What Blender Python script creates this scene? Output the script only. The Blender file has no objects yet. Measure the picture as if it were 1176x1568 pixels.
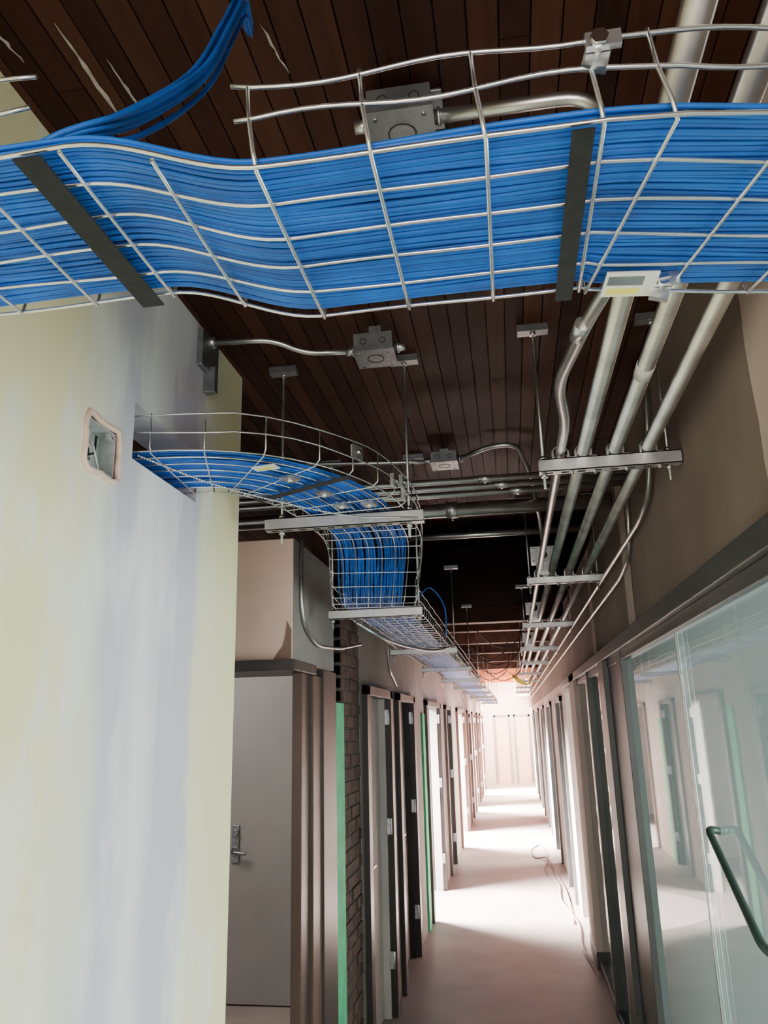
import bpy, math, random
from mathutils import Vector, Matrix
random.seed(7)
H = 1.9                      # all z below are measured from the eye level, floor = -H
S = bpy.context.scene
S.view_settings.view_transform = 'AgX'
S.view_settings.look = 'None'

# ------------------------------------------------------------------ materials
def newmat(name):
    m = bpy.data.materials.new(name); m.use_nodes = True
    nt = m.node_tree; b = nt.nodes['Principled BSDF']
    return m, nt, b
def mat(name, c, rough=.6, metal=0., var=.15, scale=6., bump=0., c2=None, coord='Object', det=5, stretch=(1,1,1), spec=.5):
    m, nt, b = newmat(name)
    b.inputs['Roughness'].default_value = rough
    b.inputs['Metallic'].default_value = metal
    b.inputs['Specular IOR Level'].default_value = spec
    tc = nt.nodes.new('ShaderNodeTexCoord'); mp = nt.nodes.new('ShaderNodeMapping')
    mp.inputs['Scale'].default_value = stretch
    n = nt.nodes.new('ShaderNodeTexNoise'); n.inputs['Scale'].default_value = scale
    n.inputs['Detail'].default_value = det
    nt.links.new(tc.outputs[coord], mp.inputs['Vector']); nt.links.new(mp.outputs['Vector'], n.inputs['Vector'])
    r = nt.nodes.new('ShaderNodeValToRGB')
    lo = c2 if c2 else tuple(x*(1-var) for x in c)
    hi = c if c2 else tuple(min(1, x*(1+var)) for x in c)
    r.color_ramp.elements[0].position = .35; r.color_ramp.elements[1].position = .65
    r.color_ramp.elements[0].color = (*lo, 1); r.color_ramp.elements[1].color = (*hi, 1)
    nt.links.new(n.outputs['Fac'], r.inputs['Fac']); nt.links.new(r.outputs['Color'], b.inputs['Base Color'])
    if bump:
        bp = nt.nodes.new('ShaderNodeBump'); bp.inputs['Strength'].default_value = bump
        bp.inputs['Distance'].default_value = .01
        nt.links.new(n.outputs['Fac'], bp.inputs['Height']); nt.links.new(bp.outputs['Normal'], b.inputs['Normal'])
    return m

M = {}
M['steel'] = mat('galvanised_steel', (.68,.69,.70), .33, .95, .15, 30)
M['wire'] = mat('zinc_wire', (.78,.79,.80), .27, .95, .12, 20)
M['conduit'] = mat('emt_conduit', (.62,.61,.60), .30, .95, .18, 9)
M['strut'] = mat('strut_steel', (.66,.65,.64), .38, .9, .12, 14)
M['boxsteel'] = mat('junction_box_steel', (.30,.31,.32), .40, .85, .2, 18)
M['boxlight'] = mat('zinc_back_box', (.55,.56,.56), .45, .5, .2, 25)
M['dark'] = mat('dark_hole', (.02,.02,.02), .9)
M['black'] = mat('black_velcro', (.010,.010,.012), .85, 0, .3, 60, .2)
M['blue'] = mat('blue_cable_jacket', (.007,.125,.54), .5, 0, .2, 12)
M['blue2'] = mat('blue_cable_jacket_shade', (.005,.095,.45), .5, 0, .2, 12)
M['label'] = mat('label_white', (.75,.74,.68), .5, 0, .05)
M['yellow'] = mat('label_yellow', (.8,.72,.12), .5, 0, .05)
M['plaster_dark'] = mat('taupe_plaster', (.205,.155,.135), .8, 0, .12, 2.5, .05, spec=.2)
M['plaster_mid'] = mat('grey_plaster', (.30,.265,.245), .8, 0, .12, 2.5, .05)
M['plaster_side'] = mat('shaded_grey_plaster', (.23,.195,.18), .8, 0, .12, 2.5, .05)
M['plaster_pale'] = mat('pale_plaster', (.50,.39,.355), .8, 0, .12, 5, .05)  # pale seams and walls; also paints the window light on wall_right
M['beige'] = mat('beige_plaster', (.82,.57,.46), .8, 0, .08, 3, .05)
M['brownpatch'] = mat('brown_patch', (.25,.15,.11), .8)
M['pinkwall'] = mat('pink_beige_wall', (.80,.65,.59), .75, 0, .06, 2)
M['bronze'] = mat('bronze_frame', (.038,.030,.027), .38, .1, .15, 4)
M['bronze2'] = mat('bronze_frame_worn', (.11,.065,.048), .35, .1, .25, 3, stretch=(1,1,.3))
M['grey_frame'] = mat('grey_aluminium_frame', (.075,.078,.078), .4, .2, .1, 4)
M['doorgrey'] = mat('grey_door_paint', (.30,.285,.27), .5, 0, .06, 2)
M['paledoor'] = mat('pale_door_edge', (.62,.57,.54), .5, 0, .08, 3)
M['green'] = mat('green_board', (.06,.52,.24), .6, 0, .15, 10)
M['dkgreen'] = mat('dark_green_handle', (.03,.055,.045), .4, .2, .1, 10)
M['brick'] = mat('old_brick', (.11,.052,.038), .85, 0, .3, 14, .6, c2=(.040,.026,.022))
M['mortar'] = mat('mortar', (.075,.06,.052), .9, 0, .4, 20, .6)
M['timber'] = mat('dark_timber', (.055,.024,.016), .6, 0, .3, 5, .2, stretch=(1,.1,1), spec=.15)
M['blackceiling'] = mat('black_ceiling_darkness', (.005,.004,.004), 1, 0, .3, 5, spec=0)
M['chrome'] = mat('chrome', (.8,.8,.8), .15, 1, .05)
M['pinkgyp'] = mat('gypsum_edge', (.82,.56,.46), .85, 0, .15, 25, .3)
M['whitepaint'] = mat('paint_smear', (.35,.29,.27), .8, 0, .2, 30)
M['white'] = mat('white_paint', (.80,.76,.73), .6, 0, .05)
M['cord'] = mat('extension_cord', (.42,.30,.27), .6)

def wood(name, c1, c2, c3, pw):
    m, nt, b = newmat(name); b.inputs['Roughness'].default_value = .65; b.inputs['Specular IOR Level'].default_value = .12
    N = nt.nodes; L = nt.links
    tc = N.new('ShaderNodeTexCoord'); sp = N.new('ShaderNodeSeparateXYZ'); L.new(tc.outputs['Object'], sp.inputs[0])
    d = N.new('ShaderNodeMath'); d.operation = 'DIVIDE'; d.inputs[1].default_value = pw; L.new(sp.outputs['X'], d.inputs[0])
    f = N.new('ShaderNodeMath'); f.operation = 'FLOOR'; L.new(d.outputs[0], f.inputs[0])
    wn = N.new('ShaderNodeTexWhiteNoise'); wn.noise_dimensions = '1D'; L.new(f.outputs[0], wn.inputs['W'])
    mp = N.new('ShaderNodeMapping'); mp.inputs['Scale'].default_value = (22, 1.6, 22); L.new(tc.outputs['Object'], mp.inputs[0])
    n = N.new('ShaderNodeTexNoise'); n.inputs['Scale'].default_value = 2; n.inputs['Detail'].default_value = 8
    n.inputs['Distortion'].default_value = .8; L.new(mp.outputs[0], n.inputs['Vector'])
    a = N.new('ShaderNodeMath'); a.operation = 'MULTIPLY_ADD'; a.inputs[1].default_value = .55
    L.new(wn.outputs['Value'], a.inputs[0])
    h = N.new('ShaderNodeMath'); h.operation = 'MULTIPLY'; h.inputs[1].default_value = .5; L.new(n.outputs['Fac'], h.inputs[0])
    L.new(h.outputs[0], a.inputs[2])
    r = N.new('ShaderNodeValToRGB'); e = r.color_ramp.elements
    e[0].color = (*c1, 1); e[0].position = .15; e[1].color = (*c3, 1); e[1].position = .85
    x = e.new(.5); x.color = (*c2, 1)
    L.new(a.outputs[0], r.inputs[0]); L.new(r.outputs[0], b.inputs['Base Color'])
    bp = N.new('ShaderNodeBump'); bp.inputs['Strength'].default_value = .15; bp.inputs['Distance'].default_value = .005
    L.new(n.outputs['Fac'], bp.inputs['Height']); L.new(bp.outputs[0], b.inputs['Normal'])
    return m
PW = .060
M['wood'] = wood('stained_plank', (.018,.006,.004), (.038,.012,.007), (.070,.025,.014), PW)
M['woodlit'] = wood('warm_lit_plank', (.50,.09,.010), (.58,.13,.018), (.66,.18,.03), PW)  # same planks with the warm light painted into their colour

def leftwall_mat():
    m, nt, b = newmat('skim_coated_drywall'); b.inputs['Roughness'].default_value = .8
    N = nt.nodes; L = nt.links
    tc = N.new('ShaderNodeTexCoord'); sp = N.new('ShaderNodeSeparateXYZ'); L.new(tc.outputs['Object'], sp.inputs[0])
    mp = N.new('ShaderNodeMapping'); mp.inputs['Scale'].default_value = (1, 1.6, .7); L.new(tc.outputs['Object'], mp.inputs[0])
    n = N.new('ShaderNodeTexNoise'); n.inputs['Scale'].default_value = 2.2; n.inputs['Detail'].default_value = 5; L.new(mp.outputs[0], n.inputs['Vector'])
    w = N.new('ShaderNodeMath'); w.operation = 'MULTIPLY_ADD'; w.inputs[1].default_value = .24
    L.new(n.outputs['Fac'], w.inputs[0]); L.new(sp.outputs['Y'], w.inputs[2])
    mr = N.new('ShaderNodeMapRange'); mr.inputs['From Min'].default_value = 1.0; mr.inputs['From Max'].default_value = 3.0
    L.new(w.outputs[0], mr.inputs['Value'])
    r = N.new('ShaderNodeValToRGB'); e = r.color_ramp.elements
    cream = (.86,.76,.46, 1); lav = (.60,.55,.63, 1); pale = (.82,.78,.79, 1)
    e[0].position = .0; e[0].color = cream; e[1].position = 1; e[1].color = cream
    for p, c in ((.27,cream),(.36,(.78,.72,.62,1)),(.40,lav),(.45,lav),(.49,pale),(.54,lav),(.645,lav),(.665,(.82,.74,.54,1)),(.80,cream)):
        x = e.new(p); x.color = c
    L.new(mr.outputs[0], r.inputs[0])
    mp3 = N.new('ShaderNodeMapping'); mp3.inputs['Scale'].default_value = (1, 3.2, 1.1); L.new(tc.outputs['Object'], mp3.inputs[0])
    n3 = N.new('ShaderNodeTexNoise'); n3.inputs['Scale'].default_value = 1.7; n3.inputs['Detail'].default_value = 3; L.new(mp3.outputs[0], n3.inputs['Vector'])
    r3 = N.new('ShaderNodeValToRGB'); r3.color_ramp.elements[0].position = .52; r3.color_ramp.elements[1].position = .60
    r3.color_ramp.elements[1].color = (.5,.5,.5,1)
    L.new(n3.outputs['Fac'], r3.inputs[0])
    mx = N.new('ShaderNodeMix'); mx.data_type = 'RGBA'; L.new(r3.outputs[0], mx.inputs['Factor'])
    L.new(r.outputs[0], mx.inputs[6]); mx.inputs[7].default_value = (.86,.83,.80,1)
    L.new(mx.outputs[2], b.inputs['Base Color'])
    n2 = N.new('ShaderNodeTexNoise'); n2.inputs['Scale'].default_value = 14
    L.new(tc.outputs['Object'], n2.inputs['Vector'])
    bp = N.new('ShaderNodeBump'); bp.inputs['Strength'].default_value = .06; bp.inputs['Distance'].default_value = .01
    L.new(n2.outputs['Fac'], bp.inputs['Height']); L.new(bp.outputs[0], b.inputs['Normal'])
    return m
M['leftwall'] = leftwall_mat()
M['floor'] = mat('dusty_concrete', (.46,.375,.345), .5, 0, .1, 1.6, .04, c2=(.34,.28,.255))

def glass_mat():
    m, nt, b = newmat('dusty_glass'); N = nt.nodes; L = nt.links
    out = N['Material Output']
    tr = N.new('ShaderNodeBsdfTransparent'); tr.inputs[0].default_value = (.86,.94,.93,1)
    gl = N.new('ShaderNodeBsdfGlossy'); gl.inputs['Roughness'].default_value = .02; gl.inputs[0].default_value = (.95,.99,.98,1)
    tl = N.new('ShaderNodeBsdfDiffuse'); tl.inputs[0].default_value = (.56,.66,.65,1)
    tn = N.new('ShaderNodeBsdfTranslucent'); tn.inputs[0].default_value = (.62,.76,.76,1)
    m0 = N.new('ShaderNodeMixShader'); m0.inputs[0].default_value = .5; L.new(tl.outputs[0], m0.inputs[1]); L.new(tn.outputs[0], m0.inputs[2])
    m1 = N.new('ShaderNodeMixShader'); m1.inputs[0].default_value = .28; L.new(tr.outputs[0], m1.inputs[1]); L.new(m0.outputs[0], m1.inputs[2])
    fr = N.new('ShaderNodeFresnel'); fr.inputs[0].default_value = 2.1
    m2 = N.new('ShaderNodeMixShader'); L.new(fr.outputs[0], m2.inputs[0]); L.new(m1.outputs[0], m2.inputs[1]); L.new(gl.outputs[0], m2.inputs[2])
    L.new(m2.outputs[0], out.inputs[0])
    return m
M['glass'] = glass_mat()

# ------------------------------------------------------------------ mesh builder
class B:
    def __init__(s, name):
        s.n = name; s.v = []; s.f = []; s.mi = []; s.sm = []; s.mats = []
    def m(s, k):
        if k not in s.mats: s.mats.append(k)
        return s.mats.index(k)
    def face(s, idx, mi, sm=False): s.f.append(idx); s.mi.append(mi); s.sm.append(sm)
    def box(s, a, b, k):
        mi = s.m(k); o = len(s.v)
        x0,x1 = sorted((a[0],b[0])); y0,y1 = sorted((a[1],b[1])); z0,z1 = sorted((a[2],b[2]))
        s.v += [(x0,y0,z0),(x1,y0,z0),(x1,y1,z0),(x0,y1,z0),(x0,y0,z1),(x1,y0,z1),(x1,y1,z1),(x0,y1,z1)]
        for q in ((0,3,2,1),(4,5,6,7),(0,1,5,4),(1,2,6,5),(2,3,7,6),(3,0,4,7)):
            s.face([o+i for i in q], mi)
        return s
    def obox(s, c, half, R, k):
        mi = s.m(k); o = len(s.v); c = Vector(c)
        for sx,sy,sz in ((-1,-1,-1),(1,-1,-1),(1,1,-1),(-1,1,-1),(-1,-1,1),(1,-1,1),(1,1,1),(-1,1,1)):
            s.v.append(tuple(c + R @ Vector((sx*half[0],sy*half[1],sz*half[2]))))
        for q in ((0,3,2,1),(4,5,6,7),(0,1,5,4),(1,2,6,5),(2,3,7,6),(3,0,4,7)):
            s.face([o+i for i in q], mi)
    def tube(s, pts, r, k, seg=8, cap=True, closed=False):
        mi = s.m(k); P = [Vector(p) for p in pts]; n = len(P); o = len(s.v)
        t0 = (P[1]-P[0]).normalized()
        up = Vector((0,0,1)) if abs(t0.z) < .9 else Vector((1,0,0))
        u = t0.cross(up).normalized(); pt = t0
        for i in range(n):
            if closed: t = (P[(i+1) % n]-P[i-1]).normalized()
            elif i == 0: t = t0
            elif i == n-1: t = (P[i]-P[i-1]).normalized()
            else:
                t = ((P[i+1]-P[i]).normalized() + (P[i]-P[i-1]).normalized())
                t = t.normalized() if t.length > 1e-6 else pt
            u = (u - t*u.dot(t)); u = u.normalized() if u.length > 1e-6 else t.orthogonal().normalized()
            w = t.cross(u); pt = t
            rr = r[i] if isinstance(r, (list, tuple)) else r
            for j in range(seg):
                a = 2*math.pi*j/seg
                s.v.append(tuple(P[i] + (u*math.cos(a) + w*math.sin(a))*rr))
        rng = n if closed else n-1
        for i in range(rng):
            for j in range(seg):
                a = o+i*seg; b2 = o+((i+1) % n)*seg
                s.face([a+j, a+(j+1) % seg, b2+(j+1) % seg, b2+j], mi, True)
        if cap and not closed:
            s.face([o+j for j in range(seg)][::-1], mi); s.face([o+(n-1)*seg+j for j in range(seg)], mi)
        return s
    def ring(s, c, axis, R, r, k, seg=14):
        ax = Vector(axis).normalized(); u = ax.orthogonal().normalized(); w = ax.cross(u)
        s.tube([Vector(c)+(u*math.cos(t*2*math.pi/seg)+w*math.sin(t*2*math.pi/seg))*R for t in range(seg)], r, k, 5, closed=True)
    def done(s, bevel=0, parent=None):
        me = bpy.data.meshes.new(s.n); 
        me.from_pydata([(x,y,z+H) for x,y,z in s.v], [], s.f)
        for k in s.mats: me.materials.append(M[k])
        me.polygons.foreach_set('material_index', s.mi); me.polygons.foreach_set('use_smooth', s.sm)
        me.update()
        ob = bpy.data.objects.new(s.n, me); S.collection.objects.link(ob)
        if bevel:
            md = ob.modifiers.new('bevel', 'BEVEL'); md.width = bevel; md.segments = 2; md.limit_method = 'ANGLE'; md.angle_limit = math.radians(60)
        if parent: ob.parent = parent
        return ob
def cr(pts, n=8):
    P = [Vector(p) for p in pts]; P = [P[0]*2-P[1]] + P + [P[-1]*2-P[-2]]; out = []
    for i in range(1, len(P)-2):
        a,b,c,d = P[i-1:i+3]
        for j in range(n):
            t = j/n
            out.append(.5*((2*b)+(c-a)*t+(2*a-5*b+4*c-d)*t*t+(3*b-a-3*c+d)*t**3))
    out.append(P[-2]); return out
def sstep(a, b, x):
    t = max(0, min(1, (x-a)/(b-a))); return t*t*(3-2*t)
def fillet(pts, R=.1, n=6):
    P = [Vector(p) for p in pts]; out = [P[0]]
    for i in range(1, len(P)-1):
        a = (P[i-1]-P[i]); b = (P[i+1]-P[i]); d = min(R, a.length*.48, b.length*.48)
        p0 = P[i]+a.normalized()*d; p1 = P[i]+b.normalized()*d
        for j in range(n+1):
            t = j/n; out.append(p0*(1-t)**2+P[i]*2*t*(1-t)+p1*t*t)
    out.append(P[-1]); return out

XL, XR, ZC = -.92, .57, 1.27
# ------------------------------------------------------------------ room shell
B('floor').box((-4,-3,-H-.1),(4.2,27,-H),'floor').done()
c = B('ceiling')
i0 = int(-4/PW); 
for i in range(i0, int(4.2/PW)):
    y = -3 - random.random()*2
    while y < 17:
        ln = random.uniform(2.2, 3.8); ye = min(17, y+ln)
        c.box((i*PW+.0018, max(y,-3), ZC+random.uniform(0,.002)), ((i+1)*PW-.0018, ye-.0015, ZC+.02), 'wood'); y = ye
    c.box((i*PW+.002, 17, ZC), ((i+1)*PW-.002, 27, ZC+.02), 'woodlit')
c.box((-4,-3,ZC+.02),(4.2,27,ZC+.1),'dark')
c.done()
# near left wall
w = B('wall_left')
hz0,hz1,hy0,hy1 = .585,.715,1.52,1.675     # cut out for a back box
oy0,oy1,oz0,oz1 = 1.745,2.165,.675,.83       # opening for the cable tray
x0 = XL-.13
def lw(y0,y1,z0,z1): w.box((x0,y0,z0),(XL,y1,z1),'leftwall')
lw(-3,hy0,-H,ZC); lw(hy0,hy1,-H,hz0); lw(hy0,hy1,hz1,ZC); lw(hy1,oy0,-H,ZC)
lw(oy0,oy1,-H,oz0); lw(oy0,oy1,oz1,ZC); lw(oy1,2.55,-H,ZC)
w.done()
b = B('recessed_junction_box')
b.box((XL-.05,hy0+.010,hz0+.010),(XL-.045,hy1-.010,hz1-.010),'boxlight')
for a,e in (((hy0+.010,hz0+.01),(hy0+.014,hz1-.01)),((hy1-.014,hz0+.01),(hy1-.010,hz1-.01)),((hy0+.010,hz0+.008),(hy1-.010,hz0+.012)),((hy0+.010,hz1-.012),(hy1-.010,hz1-.008))):
    b.box((XL-.05,a[0],a[1]),(XL-.004,e[0],e[1]),'boxlight')
for yy,zz in ((hy0+.03,hz0+.022),(hy1-.03,hz1-.022)):
    b.box((XL-.012,yy-.014,zz-.008),(XL-.006,yy+.014,zz+.008),'boxlight'); b.tube([(XL-.008,yy,zz),(XL-.002,yy,zz)],.004,'chrome',8)
b.ring((XL-.044,1.60,.65),(1,0,0),.016,.0015,'dark')
rim = []
for t in range(28):
    a = t/28*2*math.pi; cy,cz = (hy0+hy1)/2,(hz0+hz1)/2
    sx = max(-1,min(1,1.35*math.cos(a))); sz = max(-1,min(1,1.35*math.sin(a)))
    rim.append((XL+.001, cy+sx*((hy1-hy0)/2+random.uniform(-.003,.004)), cz+sz*((hz1-hz0)/2+random.uniform(-.003,.004))))
b.tube(rim, .008, 'pinkgyp', 6, closed=True)
b.tube([(XL-.04,1.57,.62),(XL-.02,1.60,.64),(XL-.03,1.62,.69)],.003,'black',6)
b.tube([(XL-.04,1.60,.68),(XL-.015,1.585,.65),(XL-.03,1.64,.61)],.003,'label',6)
b.done()

# frontal wall block with opening (doorway), and soffit box
w = B('wall_alcove')
w.box((-3.2,3.27,.28),(XL,4.06,.82),'beige')
w.done(.004)
p = B('plaster_patch')
p.v += [(-1.005,3.268,.285),(-.925,3.268,.285),(-.925,3.268,.41),(-.945,3.268,.45),(-.955,3.268,.38),(-.965,3.268,.34),(-.99,3.268,.31)]
p.face(list(range(7)), p.m('brownpatch')); p.done()
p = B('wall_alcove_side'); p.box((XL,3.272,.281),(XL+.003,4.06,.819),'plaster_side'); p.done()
t = B('door_frame_alcove')
t.box((-3.2,3.22,.235),(XL+.02,3.62,.28),'bronze')
t.box((XL-.045,3.43,-H),(XL,3.50,.235),'bronze2')
t.box((XL-.05,3.50,-H),(XL-.01,3.62,.235),'bronze')
t.box((XL-.045,3.62,-H),(XL+.004,3.78,.235),'bronze2')
t.box((XL-.06,3.78,-H),(XL+.015,4.06,.27),'bronze')
t.done(.003)
w = B('wall_room_back')
w.box((-3.6,6.0,-H),(XL-.1,6.1,ZC),'doorgrey'); w.box((-3.7,2.4,-H),(-3.6,6.1,ZC),'plaster_mid'); w.done()
d = B('door_room')
d.box((-2.30,5.975,-H),(-2.22,5.998,.22),'bronze')
d.box((-2.22,5.96,-H+.01),(-1.30,5.998,.30),'doorgrey')
d.done(.003)
d = B('door_lever')
d.box((-2.13,5.945,-.96),(-2.075,5.96,-.70),'boxsteel')
d.tube(fillet([(-2.10,5.95,-.88),(-2.10,5.89,-.88),(-2.0,5.89,-.89)],.02),.012,'boxsteel',10)
d.tube([(-2.10,5.95,-.75),(-2.10,5.92,-.75)],.024,'boxsteel',14)
d.ring((-2.10,5.935,-.88),(0,1,0),.03,.006,'boxsteel')
d.done(.003)

# green board + brick pier
B('green_board_edge').box((XL-.05,4.07,-H),(XL+.012,4.27,.12),'green').done(.002)
br = B('brick_pier')
br.box((XL-.08,4.285,-H),(XL-.006,4.785,1.0),'mortar')
z = -H; row = 0
while z < .98:
    y = 4.285 - (0.11 if row % 2 else 0)
    while y < 4.785:
        a,e = max(y,4.285),min(y+.215,4.785)
        if e-a > .02:
            br.box((XL-.06,a,z),(XL+random.uniform(-.003,.005),e-.01,z+.062),'brick')
        y += .225
    z += .07; row += 1
br.done(.005)

# left corridor wall with door bays
wl = B('wall_left_corridor'); 
bays = [(4.95,5.85,'pale'),(6.35,7.25,'dark'),(8.45,9.95,'open'),(10.9,11.7,'dark'),(13.2,15.1,'open'),(16.2,17.1,'dark'),(18.2,19.4,'open'),(20.5,21.4,'pale'),(22.4,24.2,'open')]
prev = 4.785
DT = .215
for (a,e,k) in bays:
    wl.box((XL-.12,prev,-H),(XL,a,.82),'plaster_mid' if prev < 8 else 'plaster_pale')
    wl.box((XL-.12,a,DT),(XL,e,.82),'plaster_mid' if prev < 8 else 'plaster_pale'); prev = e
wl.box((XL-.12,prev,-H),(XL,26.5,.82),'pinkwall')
wl.box((XL-.12,4.06,.82),(XL,26.5,ZC),'timber')
wl.done()
for i,(a,e,k) in enumerate(bays):
    d = B('door_frame' ) 
    fm = 'bronze' if a < 12 else 'bronze2'
    d.box((XL-.13,a-.09,-H),(XL+.035,a+.02,DT+.03),fm)
    d.box((XL-.13,e-.02,-H),(XL+.035,e+.09,DT+.03),fm)
    d.box((XL-.13,a-.09,DT-.03),(XL+.035,e+.09,DT+.03),fm)
    d.box((XL-.10,e-.05,-H),(XL-.01,e-.02,DT-.03),'paledoor' if k!='dark' else 'bronze')
    for hz in (-1.6,-.75,.0):
        d.box((XL-.012,e-.056,hz),(XL+.02,e-.046,hz+.11),'steel'); d.tube([(XL+.02,e-.052,hz),(XL+.02,e-.052,hz+.11)],.007,'steel',8)
    if k != 'open':
        d.box((XL-.10,a+.02,-H+.01),(XL-.055,e-.05,DT-.03),'paledoor' if k == 'pale' else 'bronze')
        d.box((XL-.055,a+.07,-.95),(XL-.045,a+.13,-.70),'chrome')
        d.tube(fillet([(XL-.05,a+.10,-.85),(XL+.01,a+.10,-.85),(XL+.01,a+.22,-.85)],.02),.011,'chrome',8)
    d.done(.003)
B('green_board_edge').box((XL-.02,8.05,-H),(XL+.02,8.25,.10),'green').done()
B('green_board_edge').box((XL-.02,11.9,-H),(XL+.02,12.05,.0),'green').done()
w = B('wall_left_rooms'); w.box((-3.7,6.1,-H),(-3.6,26.5,ZC),'white')
for y in (8.2,12.3,17.6,21.9): w.box((-3.6,y-.05,-H),(XL-.12,y+.05,ZC),'white')
w.done()

# far end
w = B('wall_far'); w.box((-4,26.5,-H),(4.2,26.6,ZC),'pinkwall'); w.done()
for xa in (-.62,.02):
    d = B('door_far'); d.box((xa,26.42,-H),(xa+.07,26.498,.22),'plaster_mid'); d.box((xa+.47,26.42,-H),(xa+.54,26.498,.22),'plaster_mid')
    d.box((xa,26.42,.16),(xa+.54,26.498,.22),'plaster_mid'); d.box((xa+.07,26.45,-H),(xa+.47,26.49,.16),'beige')
    d.tube([(xa+.14,26.45,-.9),(xa+.14,26.40,-.9)],.02,'chrome',10); d.done(.003)

# right upper wall
w = B('wall_right')
w.box((XR,-3,.40),(XR+.12,26.5,ZC),'plaster_dark')
w.done()
for k,(ya,yb,za,zb) in enumerate(((.9,1.67,.43,ZC-.01),(3.55,3.75,.42,1.1),(5.2,5.4,.42,1.1))):  # first band paints window light on the wall; the others are taped seams
    p = B('compound_and_light_band'); n = 9
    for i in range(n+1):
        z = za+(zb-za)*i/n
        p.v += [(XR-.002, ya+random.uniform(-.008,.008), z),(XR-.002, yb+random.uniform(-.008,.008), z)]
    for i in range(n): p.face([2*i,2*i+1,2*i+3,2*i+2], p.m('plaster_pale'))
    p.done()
# glazing frame
g = B('window_frame_glazing')
g.box((XR-.03,-3,.335),(XR+.10,8.7,.40),'grey_frame')
g.box((XR-.005,-3,.29),(XR+.07,8.7,.335),'grey_frame')
g.box((XR-.012,-3,-H),(XR+.08,7.1,-H+.06),'grey_frame')
for ya,yb,xx in ((4.12,4.28,-.01),(4.28,4.74,.0),(4.74,5.0,-.03),(5.9,5.98,-.02),(-.5,-.42,-.01)):
    g.box((XR+xx,ya,-H),(XR+.09,yb,.335),'grey_frame')
g.box((XR+.018,2.887,-H+.06),(XR+.03,2.898,.30),'steel')
g.done(.003)
gl = B('window_glazing')
for ya,yb in ((-.42,2.887),(2.898,4.12),(5.0,5.9),(5.98,7.0)):
    gl.box((XR+.02,ya,-H+.06),(XR+.028,yb,.30),'glass')
gl.done()
h = B('door_pull_handle')
h.tube(fillet([(XR+.019,2.60,-.33),(XR-.02,2.57,-.32),(XR-.02,2.15,-.53),(XR+.019,2.12,-.56)],.03),.011,'dkgreen',12); h.done()
p = B('column_right')
p.box((XR-.03,7.0,-H+.12),(XR+.12,7.55,.40),'pinkwall'); p.box((XR-.035,6.99,-H),(XR+.125,7.56,-H+.12),'grey_frame'); p.done(.004)
wr = B('wall_right_corridor'); prev = 8.7
rb = [(9.3,10.2),(11.8,13.0),(14.6,15.6),(17.5,19),(21,22.4)]
for a,e in rb:
    wr.box((XR,prev,-H),(XR+.12,a,.40),'pinkwall'); wr.box((XR,a,.24),(XR+.12,e,.40),'pinkwall'); prev = e
wr.box((XR,prev,-H),(XR+.12,26.5,.40),'pinkwall'); wr.done()
for a,e in rb:
    d = B('door_frame'); d.box((XR-.03,a-.08,-H),(XR+.13,a+.02,.27),'grey_frame'); d.box((XR-.03,e-.02,-H),(XR+.13,e+.08,.27),'grey_frame'); d.box((XR-.03,a-.08,.21),(XR+.13,e+.08,.27),'grey_frame'); d.done(.003)
w = B('wall_right_rooms'); w.box((4.1,-3,-H),(4.2,26.5,ZC),'white'); w.box((XR+.12,8.6,-H),(4.1,8.7,ZC),'white')
w.box((XR+.12,-3.1,-H),(4.1,-3,ZC),'white'); w.done()

# cross beams / darkened ceiling stretch
B('ceiling_darkness').box((XL,5.0,1.12),(XR,7.7,ZC-.001),'blackceiling').done()  # added block; the ceiling's darkness is put into its black colour
for y in (7.9,9.3,10.8,12.4,14.2,16.2):
    B('ceiling_beam').box((XL,y,.98 if y<9 else 1.05),(XR,y+.14,ZC-.001),'timber').done(.006)

# ------------------------------------------------------------------ near cable tray
def ty(x, y):
    return y + (max(0, x-.11)*.20)
def tz(x): return .459 + .05*(1-sstep(-.37,-.18,x))
tray = B('cable_tray')
XA, XB = -.91, .50
ylines = [.53,.58,.63,.68,.73,.78]
def tp(x, y, dz=0, wob=0):
    k = max(0, x-.11)
    return (x + (0 if x<.11 else (.655-y)*.24*min(1,k/.03)), ty(x,y), tz(x)+dz+wob)
xs = [XA+(XB-XA)*i/90 for i in range(91)]
for i,y in enumerate(ylines):
    ph = random.random()*6
    tray.tube([tp(x,y+.0015*math.sin(x*14+ph),0,.0012*math.sin(x*22+ph)) for x in xs], .0021,'wire',8)
for dz in (.045,.078):
    for side,y in ((0,.53),(1,.78)):
        yy = y + (-.004 if side==0 else .004)
        ph = random.random()*6
        def seg(a,b):
            n = max(6,int((b-a)/.02)); q=[a+(b-a)*i/n for i in range(n+1)]
            tray.tube([tp(x,yy,dz,.004*math.sin(x*30+ph+dz*50)) for x in q], .0022,'wire',8)
        if side==0: seg(XA,-.405+dz*.1); seg(-.198-dz*.12,XB)
        else: seg(XA,XB)
tx = [-.87,-.77,-.67,-.57,-.47,-.37,-.28,-.184,-.085,.0096,.103,.135,.228,.32,.41,.49]
for x in tx:
    cut = -.40 < x < -.2
    pts = []
    if not cut: pts += [tp(x-.008,.526,.081),tp(x-.006,.526,.045),tp(x-.002,.527,.012)]
    pts += [tp(x,.531,-.004)] + [tp(x,y,-.0042) for y in ylines[1:-1]] + [tp(x,.779,-.004),tp(x,.783,.012),tp(x,.784,.045),tp(x,.784,.081)]
    tray.tube(pts,.0021,'wire',8)
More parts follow.
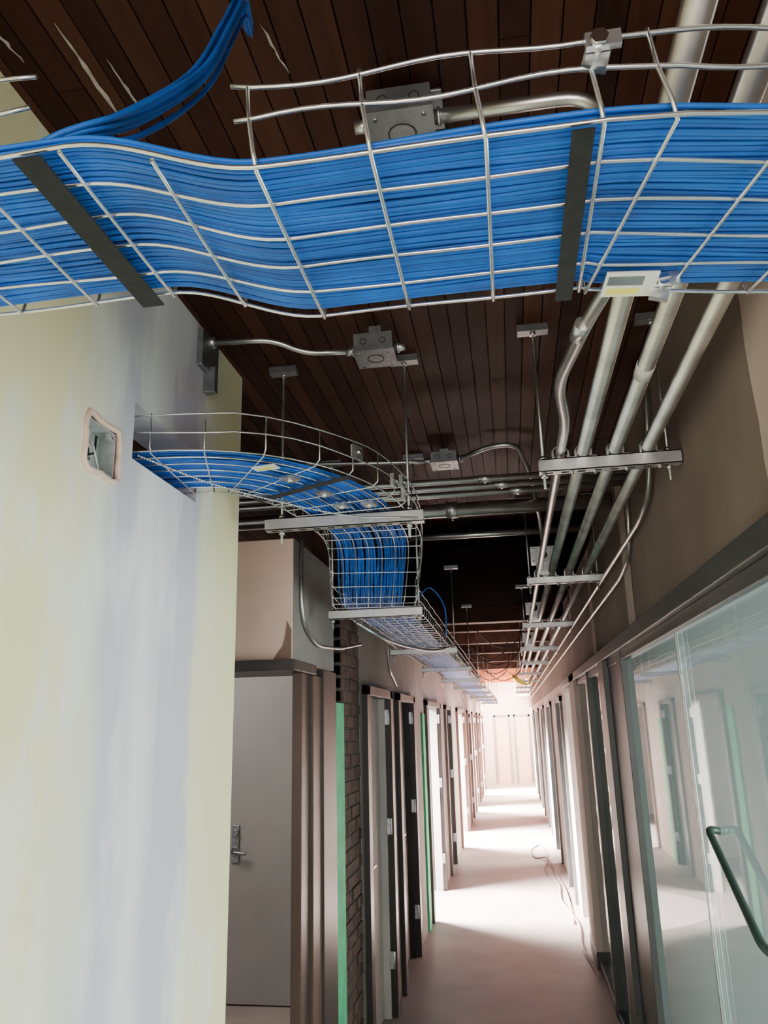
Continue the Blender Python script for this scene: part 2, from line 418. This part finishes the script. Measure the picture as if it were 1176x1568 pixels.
for (x,y,dz) in ((.103,.525,.06),(.215,.76,-.008),(.42,.525,.06)):
    q = Vector(tp(x,y,dz))
    tray.obox(q,(.010,.004,.016),Matrix.Rotation(.3,3,'Y'),'steel'); tray.obox(q+Vector((.004,-.008,.004)),(.014,.003,.007),Matrix.Identity(3),'steel')
    tray.tube([q+Vector((0,-.016,0)),q+Vector((0,.012,0))],.004,'steel',6)
    tray.tube([q+Vector((0,-.018,0)),q+Vector((0,-.012,0))],.0075,'chrome',6)
q = Vector(tp(.178,.752,-.010)); RL = Matrix.Rotation(.15,3,'Z')@Matrix.Rotation(-.25,3,'X')
tray.obox(q,(.028,.017,.0012),RL,'label')
tray.obox(q+RL@Vector((-.006,-.006,-.0014)),(.019,.006,.0005),RL,'boxsteel')
tray.obox(q+RL@Vector((-.006,.009,-.0014)),(.017,.004,.0005),RL,'yellow')
tray.done()
cb = B('cable_bundle')
for layer in range(3):
    n = 50
    for i in range(n):
        y = .538+(.776-.538)*(i+.5*(layer%2))/n
        ph = random.random()*6.3; ph2=random.random()*6.3; dz = .0058+layer*.0036+random.uniform(-.0004,.0009); am=random.uniform(.0006,.0024)
        qs = [XA+(XB-XA)*k/70 for k in range(71)]
        cb.tube([tp(x,y+am*math.sin(x*9+ph)+am*.5*math.sin(x*23+ph2),dz,.0012*math.sin(x*15+y*60)+.0010) for x in qs], random.uniform(.0024,.0027),'blue' if random.random()<.7 else 'blue2',7)
for i in range(9):
    o = Vector((random.uniform(-.009,.009),random.uniform(-.012,.012),random.uniform(-.008,.008)))
    k = random.uniform(.7,1.5)
    cb.tube(cr([Vector((-.62,.60,.535)),Vector((-.47,.575,.535))+o*.3,Vector((-.386,.565,.555))+o*k*.5,Vector((-.342,.61,.61))+o*k,Vector((-.335,.75,.80))+o*k,Vector((-.352,.88,1.02))+o*k,Vector((-.37,.98,1.18))+o*k,Vector((-.40,1.1,1.262))+o],8),.0032,'blue' if i%3 else 'blue2',8)
cb.done()
for xa,xb in ((-.412,-.385),(.077,.095)):
    s = B('velcro_strap')
    yy = [.526,.53]+ylines[1:-1]+[.78,.785]
    R = []
    for y in yy:
        R.append((tp(xa,y,-.009),tp(xb,y,-.009)))
    for j,(a,e) in enumerate(R): s.v += [a,e]
    for j in range(len(R)-1): s.face([2*j,2*j+1,2*j+3,2*j+2],s.m('black'))
    o=s.done(); md=o.modifiers.new('t','SOLIDIFY'); md.thickness=.002
# ------------------------------------------------------------------ second cable tray (turns along corridor)
ctr = cr([(-1.3,1.955,.70),(-1.1,1.955,.70),(-.92,1.955,.70),(-.78,1.98,.70),(-.66,2.06,.70),(-.57,2.20,.70),(-.515,2.38,.70),(-.495,2.6,.70),(-.49,2.85,.70),(-.51,3.05,.66),(-.56,3.3,.55),(-.60,3.55,.53),(-.60,3.9,.53),(-.60,4.6,.53)],10)
ctr += [Vector((-.60,y,.53)) for y in [4.6+.4*i for i in range(1,54)]]
cl = [0]
for i in range(1,len(ctr)): cl.append(cl[-1]+(ctr[i]-ctr[i-1]).length)
def at(s):
    s = max(0,min(cl[-1]-1e-4,s)); 
    lo,hi=0,len(cl)-1
    while hi-lo>1:
        md=(lo+hi)//2
        if cl[md]<=s: lo=md
        else: hi=md
    t=(s-cl[lo])/(cl[hi]-cl[lo]); p=ctr[lo].lerp(ctr[hi],t)
    a=max(0,lo-1); d=(ctr[min(len(ctr)-1,hi+1)]-ctr[a]); d.z=0; d.normalize()
    return p, Vector((d.y,-d.x,0))
HW = .188
def tray2():
    t = B('cable_tray')
    S_near = [i*.05 for i in range(0,int(3.4/.05))]; S_far=[3.4+.5*i for i in range(0,int((cl[-1]-3.4)/.5))]
    SS = S_near+S_far
    for off in [-HW+2*HW*i/7 for i in range(8)]:
        t.tube([at(s)[0]+at(s)[1]*off for s in SS],.0022,'wire',6)
    for side in (-1,1):
        for dz in (.05,.10):
            t.tube([at(s)[0]+at(s)[1]*side*(HW+.004+(.012 if .5<s<1.4 and side>0 else 0))+Vector((0,0,dz+.003*math.sin(s*20+dz*30))) for s in SS],.0023,'wire',6)
    s = .1
    while s < cl[-1]-.1:
        p,r = at(s); e=.012 if .5<s<1.4 else 0
        t.tube([p-r*(HW+.004)+Vector((0,0,.103)),p-r*(HW+.002)+Vector((0,0,.01)),p-r*(HW-.006)-Vector((0,0,.004)),p+r*(HW-.006)-Vector((0,0,.004)),p+r*(HW+.002+e)+Vector((0,0,.01)),p+r*(HW+.004+e)+Vector((0,0,.103))],.0022,'wire',6)
        s += .1 if s < 9 else .2
    for s,side,dz in ((.82,1,.075),(1.02,1,.055),(1.10,1,.08),(1.12,1,.045),(.70,.35,-.012),(.86,.2,-.012),(1.02,.55,-.012),(1.0,.1,-.012)):
        p,r = at(s); q=p+r*side*(HW+.006)+Vector((0,0,dz)); R=Matrix((( r.y,r.x,0),(-r.x,r.y,0),(0,0,1))).to_3x3()
        t.obox(q,(.022,.006,.020) if dz>0 else (.024,.02,.004),R,'steel'); t.tube([q-r*.015,q+r*.015] if dz>0 else [q-Vector((0,0,.012)),q+Vector((0,0,.01))],.007,'chrome',6)
    p,r = at(.62); t.obox(p+r*.12-Vector((0,0,.012)),(.035,.018,.0015),Matrix.Rotation(-.2,3,'Z'),'label'); t.obox(p+r*.12-Vector((0,0,.0145)),(.022,.006,.001),Matrix.Rotation(-.2,3,'Z'),'yellow')
    t.done()
    c = B('cable_bundle')
    SS2=[i*.08 for i in range(0,int(4.2/.08))]+[4.2+.8*i for i in range(0,int((cl[-1]-4.2)/.8))]
    for layer in range(2):
        for i in range(32):
            off=-.15+.28*(i+.5*layer)/32; ph=random.random()*6; ph2=random.random()*6; am=random.uniform(.001,.009)
            z0=.007+layer*.006+random.uniform(0,.003)
            c.tube([at(s)[0]+at(s)[1]*(off*(1-.10*sstep(1.2,3.2,s))+am*math.sin(s*5+ph))+Vector((0,0,z0+.002*math.sin(s*9+ph2)+.002)) for s in SS2],.0031,'blue' if random.random()<.7 else 'blue2',6)
    c.done()
    p,r=at(.80); s=B('velcro_strap'); 
    pts=[(p+r*o-Vector((0,0,.008))) for o in (-HW,-.05,.05,HW)]
    d=Vector((-r.y,r.x,0))*.014
    for q in pts: s.v += [tuple(q-d),tuple(q+d)]
    for j in range(3): s.face([2*j,2*j+1,2*j+3,2*j+2],s.m('black'))
    o=s.done(); md=o.modifiers.new('t','SOLIDIFY'); md.thickness=.002
tray2()
ch = B('beaded_chain')
pp = cr([(XL+.005,1.77,.69),(-.78,1.93,.655),(-.62,2.10,.635),(-.46,2.27,.63),(-.34,2.38,.645),(-.27,2.465,.662)],26)
for q in pp:
    ch.tube([q+Vector((0,0,-.0035)),q+Vector((0,0,-.0022)),q,q+Vector((0,0,.0022)),q+Vector((0,0,.0035))],[.0008,.0027,.0036,.0027,.0008],'chrome',6)
ch.tube(pp,.0012,'steel',5); ch.done()

# ------------------------------------------------------------------ struts and rods
def rod(b, x, y, z0, z1=ZC):
    b.tube([(x,y,z0-.05),(x,y,z1)],.005,'steel',8)
    b.tube([(x,y,z0-.014),(x,y,z0-.004)],.011,'chrome',6); b.tube([(x,y,z0+.045),(x,y,z0+.055)],.011,'chrome',6)
    b.tube([(x,y,z1-.035),(x,y,z1-.025)],.011,'chrome',6)
    b.box((x-.05,y-.02,z1-.025),(x+.05,y+.02,z1-.0005),'boxsteel')
def strut(b, xa, xb, y, z, h=.041):
    b.box((xa,y-.0205,z),(xb,y+.0205,z+.003),'strut')
    b.box((xa,y-.0205,z),(xb,y-.018,z+h),'strut'); b.box((xa,y+.018,z),(xb,y+.0205,z+h),'strut')
    b.box((xa,y-.0205,z+h-.003),(xb,y-.010,z+h),'strut'); b.box((xa,y+.010,z+h-.003),(xb,y+.0205,z+h),'strut')
    x = xa+.03
    while x < xb-.03:
        b.box((x-.012,y-.006,z-.0006),(x+.012,y+.006,z+.0001),'dark'); x += .05
for y,xa,xb,z in ((2.5,-.80,-.25,.655),(3.55,-.82,-.38,.483),(5.6,-.84,-.36,.483),(7.6,-.84,-.36,.483),(9.7,-.84,-.36,.483),(11.8,-.84,-.36,.483),(14,-.84,-.36,.483),(16.5,-.84,-.36,.483),(19,-.84,-.36,.483),(22,-.84,-.36,.483)):
    b = B('trapeze_hanger'); strut(b,xa,xb,y,z)
    for x in ((-.744,-.30) if y<3 else (xa+.015,xb-.015)): rod(b,x,y,z, 1.12 if 5<y<7.7 else ZC)
    b.done()
pz = .815; r1 = .021
px4 = [.204,.274,.371,.471]
ys = [.35,2.37,4.45,6.6,8.8,11,13.5,16,19,22,25]
for y in ys[1:]:
    b = B('trapeze_hanger'); strut(b,.135,XR-.005,y,pz-r1-.041)
    for x in (.15,.53): rod(b,x,y,pz-r1-.041, 1.12 if 5<y<7.7 else ZC)
    for i,x in enumerate(px4):
        rr = r1
        b.tube([(x+(rr+.004)*math.cos(a*math.pi/8),y,pz+(rr+.004)*math.sin(a*math.pi/8)) for a in range(-1,10)],.004,'steel',6)
        for sx in (-1,1): b.box((x+sx*(rr+.003)-.003,y-.016,pz-rr-.004),(x+sx*(rr+.003)+.003,y+.016,pz+.004),'steel')
        b.box((x+rr+.002,y-.016,pz-rr),(x+rr+.02,y+.016,pz-rr+.004),'steel'); b.tube([(x+rr+.011,y,pz-rr-.05),(x+rr+.011,y,pz-rr+.014)],.006,'chrome',6)
    b.done()
def conduit(name, pts, r, R=.12, k='conduit', couple=()):
    b = B(name); b.tube(fillet(pts,R,8),r,k,14)
    for p,ax in couple:
        p=Vector(p); ax=Vector(ax).normalized(); b.tube([p-ax*.03,p+ax*.03],r*1.16,'steel',14)
        b.tube([p+Vector((0,0,-r*1.5)),p],.004,'chrome',6)
    b.done()
conduit('conduit_pipe',[(.274,.2,pz),(.274,26.3,pz)],r1,couple=(((.274,2.45,pz),(0,1,0)),((.274,1.2,pz),(0,1,0))))
conduit('conduit_pipe',[(.371,.2,pz),(.371,26.3,pz)],r1,couple=(((.371,2.45,pz),(0,1,0)),))
conduit('conduit_pipe',[(.471,.2,pz),(.471,26.3,pz)],r1,couple=(((.471,2.45,pz),(0,1,0)),))
conduit('conduit_pipe',[(-.08,1.33,1.215),(.262,1.33,1.215),(.262,1.34,.83),(.215,1.50,pz),(.170,1.85,pz+.01),(.204,2.1,pz),(.204,26.3,pz)],.0150,.09,couple=(((.20,1.56,pz),(-.12,1,0)),((.204,2.45,pz),(0,1,0))))
b = B('conduit_label'); b.tube([(.371,1.76,pz),(.371,1.82,pz)],r1+.0012,'label',14); b.done()

def jbox(c, sx, sy, sz, name='junction_box', strap=True):
    x,y,z = c; b = B(name)
    b.box((x-sx/2,y-sy/2,z-sz/2),(x+sx/2,y+sy/2,z+sz/2),'boxsteel')
    b.box((x-sx/2-.004,y-sy/2-.004,z-sz/2-.004),(x+sx/2+.004,y+sy/2+.004,z-sz/2),'boxsteel')
    for ax in (-1,1):
        for ay in (-1,1):
            b.tube([(x+ax*sx*.38,y+ay*sy*.38,z-sz/2-.008),(x+ax*sx*.38,y+ay*sy*.38,z-sz/2-.003)],.005,'chrome',8)
        b.tube([(x+ax*sx/2,y,z),(x+ax*(sx/2+.035),y,z)],.014,'steel',10); b.ring((x+ax*(sx/2+.012),y,z),(1,0,0),.016,.004,'steel')
    b.ring((x,y,z-sz/2-.004),(0,0,1),min(sx,sy)*.22,.0018,'dark')
    for ax in (-.25,.25): b.ring((x+ax*sx,y-sy/2-.001,z),(0,1,0),.010,.0012,'dark')
    if strap and z+sz/2 < ZC: b.box((x-.02,y-.012,z+sz/2),(x+.02,y+.012,ZC-.0005),'steel')
    b.done()
jbox((-.146,1.33,1.215),.13,.13,.055)
b = B('box_bracket'); b.box((-.235,1.31,ZC-.008),(-.06,1.42,ZC-.0005),'boxsteel'); b.tube([(-.10,1.41,ZC-.012),(-.10,1.41,ZC)],.012,'dark',10); b.done(.002)
jbox((-.364,2.27,1.19),.125,.12,.06)
conduit('conduit_small',[(-.90,2.20,1.235),(-.70,2.22,1.235),(-.60,2.26,1.195),(-.44,2.27,1.19)],.0095,.09)
b = B('wall_bracket'); b.box((XL,2.12,1.12),(XL+.02,2.26,1.25),'boxsteel'); b.box((XL,2.18,1.05),(XL+.04,2.21,1.14),'boxsteel'); b.tube([(XL,2.2,1.235),(XL+.03,2.2,1.235)],.02,'steel',10); b.done(.003)
jbox((-.24,3.5,1.215),.12,.12,.05)
conduit('conduit_small',[(-.9,3.42,1.22),(-.5,3.48,1.215),(-.31,3.5,1.215)],.010,.1)
conduit('conduit_small',[(-.17,3.5,1.215),(-.02,3.38,1.225),(.10,3.38,1.225),(.165,3.60,1.14),(.225,4.25,1.06),(.235,4.38,.97)],.011,.12)
b = B('junction_box'); 
b.box((.165,4.36,.86),(.305,4.43,.95),'boxsteel'); b.box((.160,4.352,.855),(.310,4.36,.955),'steel')
for x in (.175,.295):
    for z in (.87,.94): b.tube([(x,4.345,z),(x,4.355,z)],.006,'chrome',8)
b.tube([(.235,4.35,.905),(.235,4.356,.905)],.02,'dark',12); b.tube([(.235,4.38,.95),(.235,4.38,.985)],.016,'steel',10); b.box((.19,4.37,.80),(.28,4.42,.86),'steel'); b.done(.002)
for y,z in ((6.45,.90),(8.7,.90)):
    b = B('junction_box'); b.box((.17,y,z-.05),(.30,y+.06,z+.04),'boxsteel'); b.box((.165,y-.006,z-.055),(.305,y,z+.045),'steel'); b.tube([(.235,y-.012,z),(.235,y,z)],.03,'dark',10); b.box((.19,y,z-.11),(.28,y+.05,z-.05),'steel'); b.done(.002)
for dy,z in ((0,1.02),(.07,1.01),(.14,1.0)):
    conduit('conduit_cross',[(-2.8,3.22+dy,z),(XR-.01,3.22+dy,z)],.0135,couple=(((-.05+dy,3.22+dy,z),(1,0,0)),))
conduit('conduit_cross_large',[(-3,3.9,1.075),(XR-.01,3.9,1.075)],.037,couple=(((-.24,3.9,1.075),(1,0,0)),))
conduit('conduit_cross',[(XL+.01,4.75,1.14),(XR-.01,4.75,1.14)],.02)
conduit('conduit_wall',[(XR-.02,2.64,ZC-.01),(XR-.02,2.80,.80),(XR-.025,3.05,.75),(XR-.03,26,.75)],.0105,.12)
conduit('conduit_wall',[(XR-.014,3.35,.98),(XR-.014,3.42,.70),(XR-.02,3.75,.645),(XR-.02,26,.62)],.009,.12)
conduit('conduit_wall',[(XL+.014,3.36,.83),(XL+.014,3.36,.46),(XL+.02,3.62,.37),(XL+.03,4.1,.40),(XL+.05,4.6,.47)],.008,.12)
conduit('conduit_wall',[(XL+.014,5.9,.80),(XL+.014,5.9,.42),(XL+.014,6.3,.30)],.009,.12)

lv = B('hanging_wires')
for i in range(7):
    y = random.uniform(7,11); x=random.uniform(-.36,-.1); z=random.uniform(.6,.95)
    lv.tube(cr([(x-.15,y,z),(x,y+.3,z-.12),(x+.15,y+.7,z-.10),(x+.3,y+1.2,z+.05),(x+.35,y+1.6,1.0)],6),.005,'black',6)
lv.tube(cr([(-.41,3.7,.60),(-.37,3.9,.67),(-.32,4.1,.60),(-.34,4.4,.48),(-.38,4.7,.54)],8),.004,'blue2',6)
lv.tube(cr([(-.70,3.6,.47),(-.62,3.7,.42),(-.55,4.0,.40),(-.45,4.5,.41),(-.4,5.0,.46)],8),.008,'steel',6)
lv.done()
lv = B('yellow_cable_coil')
for i in range(5):
    lv.tube(cr([(.0,15+i*.1,.9),(.15,15.2,.72+i*.02),(.35,15.6,.70),(.45,16,.95)],6),.012,'yellow',6)
lv.done()
fc = B('extension_cord')
fc.tube(cr([(.30,13.5,-H+.008),(.38,12.2,-H+.008),(.30,11.2,-H+.008),(.42,10.3,-H+.008),(.40,9.4,-H+.008),(.50,8.4,-H+.008),(.47,7.6,-H+.008),(.53,6.8,-H+.008)],8),.012,'cord',8)
fc.tube(cr([(.30,13.5,-H+.008),(.15,12.9,-H+.008),(.20,12.2,-H+.008),(.36,12.0,-H+.03),(.42,11.0,-H+.008),(.48,9.8,-H+.008),(.46,8.4,-H+.008)],8),.012,'cord',8)
fc.done()
sm = B('paint_smear')
for (xa,ya,xb,yb,wd) in ((-.752,1.03,-.748,1.28,.006),(-.70,1.12,-.69,1.27,.004),(-.88,.98,-.86,1.1,.005),(-.38,1.1,-.36,1.22,.003)):
    n=10; o=len(sm.v)
    for i in range(n+1):
        t=i/n; ww=wd*random.uniform(.3,1.2)*math.sin(math.pi*min(.95,max(.05,t)))
        x=xa+(xb-xa)*t+random.uniform(-.002,.002); y=ya+(yb-ya)*t
        sm.v += [(x-ww,y,ZC-.001),(x+ww,y,ZC-.001)]
    for i in range(n): sm.face([o+2*i,o+2*i+1,o+2*i+3,o+2*i+2],sm.m('whitepaint'))
sm.done()

# ------------------------------------------------------------------ lights
def area(name, loc, target, sx, sy, power, col, spread=180):
    l = bpy.data.lights.new(name,'AREA'); l.shape='RECTANGLE'; l.size=sx; l.size_y=sy; l.energy=power; l.color=col; l.spread=math.radians(spread)
    o = bpy.data.objects.new(name,l); S.collection.objects.link(o); o.location=(loc[0],loc[1],loc[2]+H)
    d = Vector(target)-Vector(loc); o.rotation_euler = d.to_track_quat('-Z','Y').to_euler(); return o
area('light_window_right',(3.9,1.7,-.7),(0,1.7,-1.0),4.0,1.6,720,(1,.985,.95))
area('light_fill_behind',(-.1,-2.6,-.3),(0,2,.1),1.3,2.0,70,(1,.98,.95))  # added fill lamp behind the camera
area('light_room_left',(-2.6,4.4,.9),(-2.4,5.5,-1),1,1,40,(1,.95,.9))  # lamp added to lift the grey room beyond the doorway
for (y,ln,pw) in ((9.2,1.4,900),(14.1,1.9,1900),(18.8,1.2,1200),(23.3,1.8,2200)):
    area('light_room_left',(XL-1.3,y,.2),(.2,y,-1.9),ln,1.2,pw,(1,.93,.90),70)
for (y,ln,pw) in ((12.4,1.2,120),(18.2,1.5,450),(21.7,1.4,700)):
    area('light_room_right',(XR+1.4,y,-.2),(0,y,-1.0),ln,1.6,pw,(1,.91,.86),110)
area('light_far',(0,24.6,1.1),(0,25.5,-1),1.2,1.2,900,(1,.88,.78))
w = bpy.data.worlds.new('World'); S.world = w; w.use_nodes = True
w.node_tree.nodes['Background'].inputs[0].default_value = (1,.98,.96,1); w.node_tree.nodes['Background'].inputs[1].default_value = .75

# ------------------------------------------------------------------ camera
cd = bpy.data.cameras.new('camera'); co = bpy.data.objects.new('camera',cd); S.collection.objects.link(co)
cd.sensor_fit='HORIZONTAL'; cd.sensor_width=36; cd.lens=36*1180/1176; cd.clip_start=.02
dy = Vector((197,-321,-1180)).normalized(); dz = Vector((-108,4271,-1180)).normalized(); dx = dy.cross(dz).normalized(); dz = dx.cross(dy)
R = Matrix((dx,dy,dz)); co.matrix_world = Matrix.Translation((0,0,H)) @ R.to_4x4()
S.camera = co
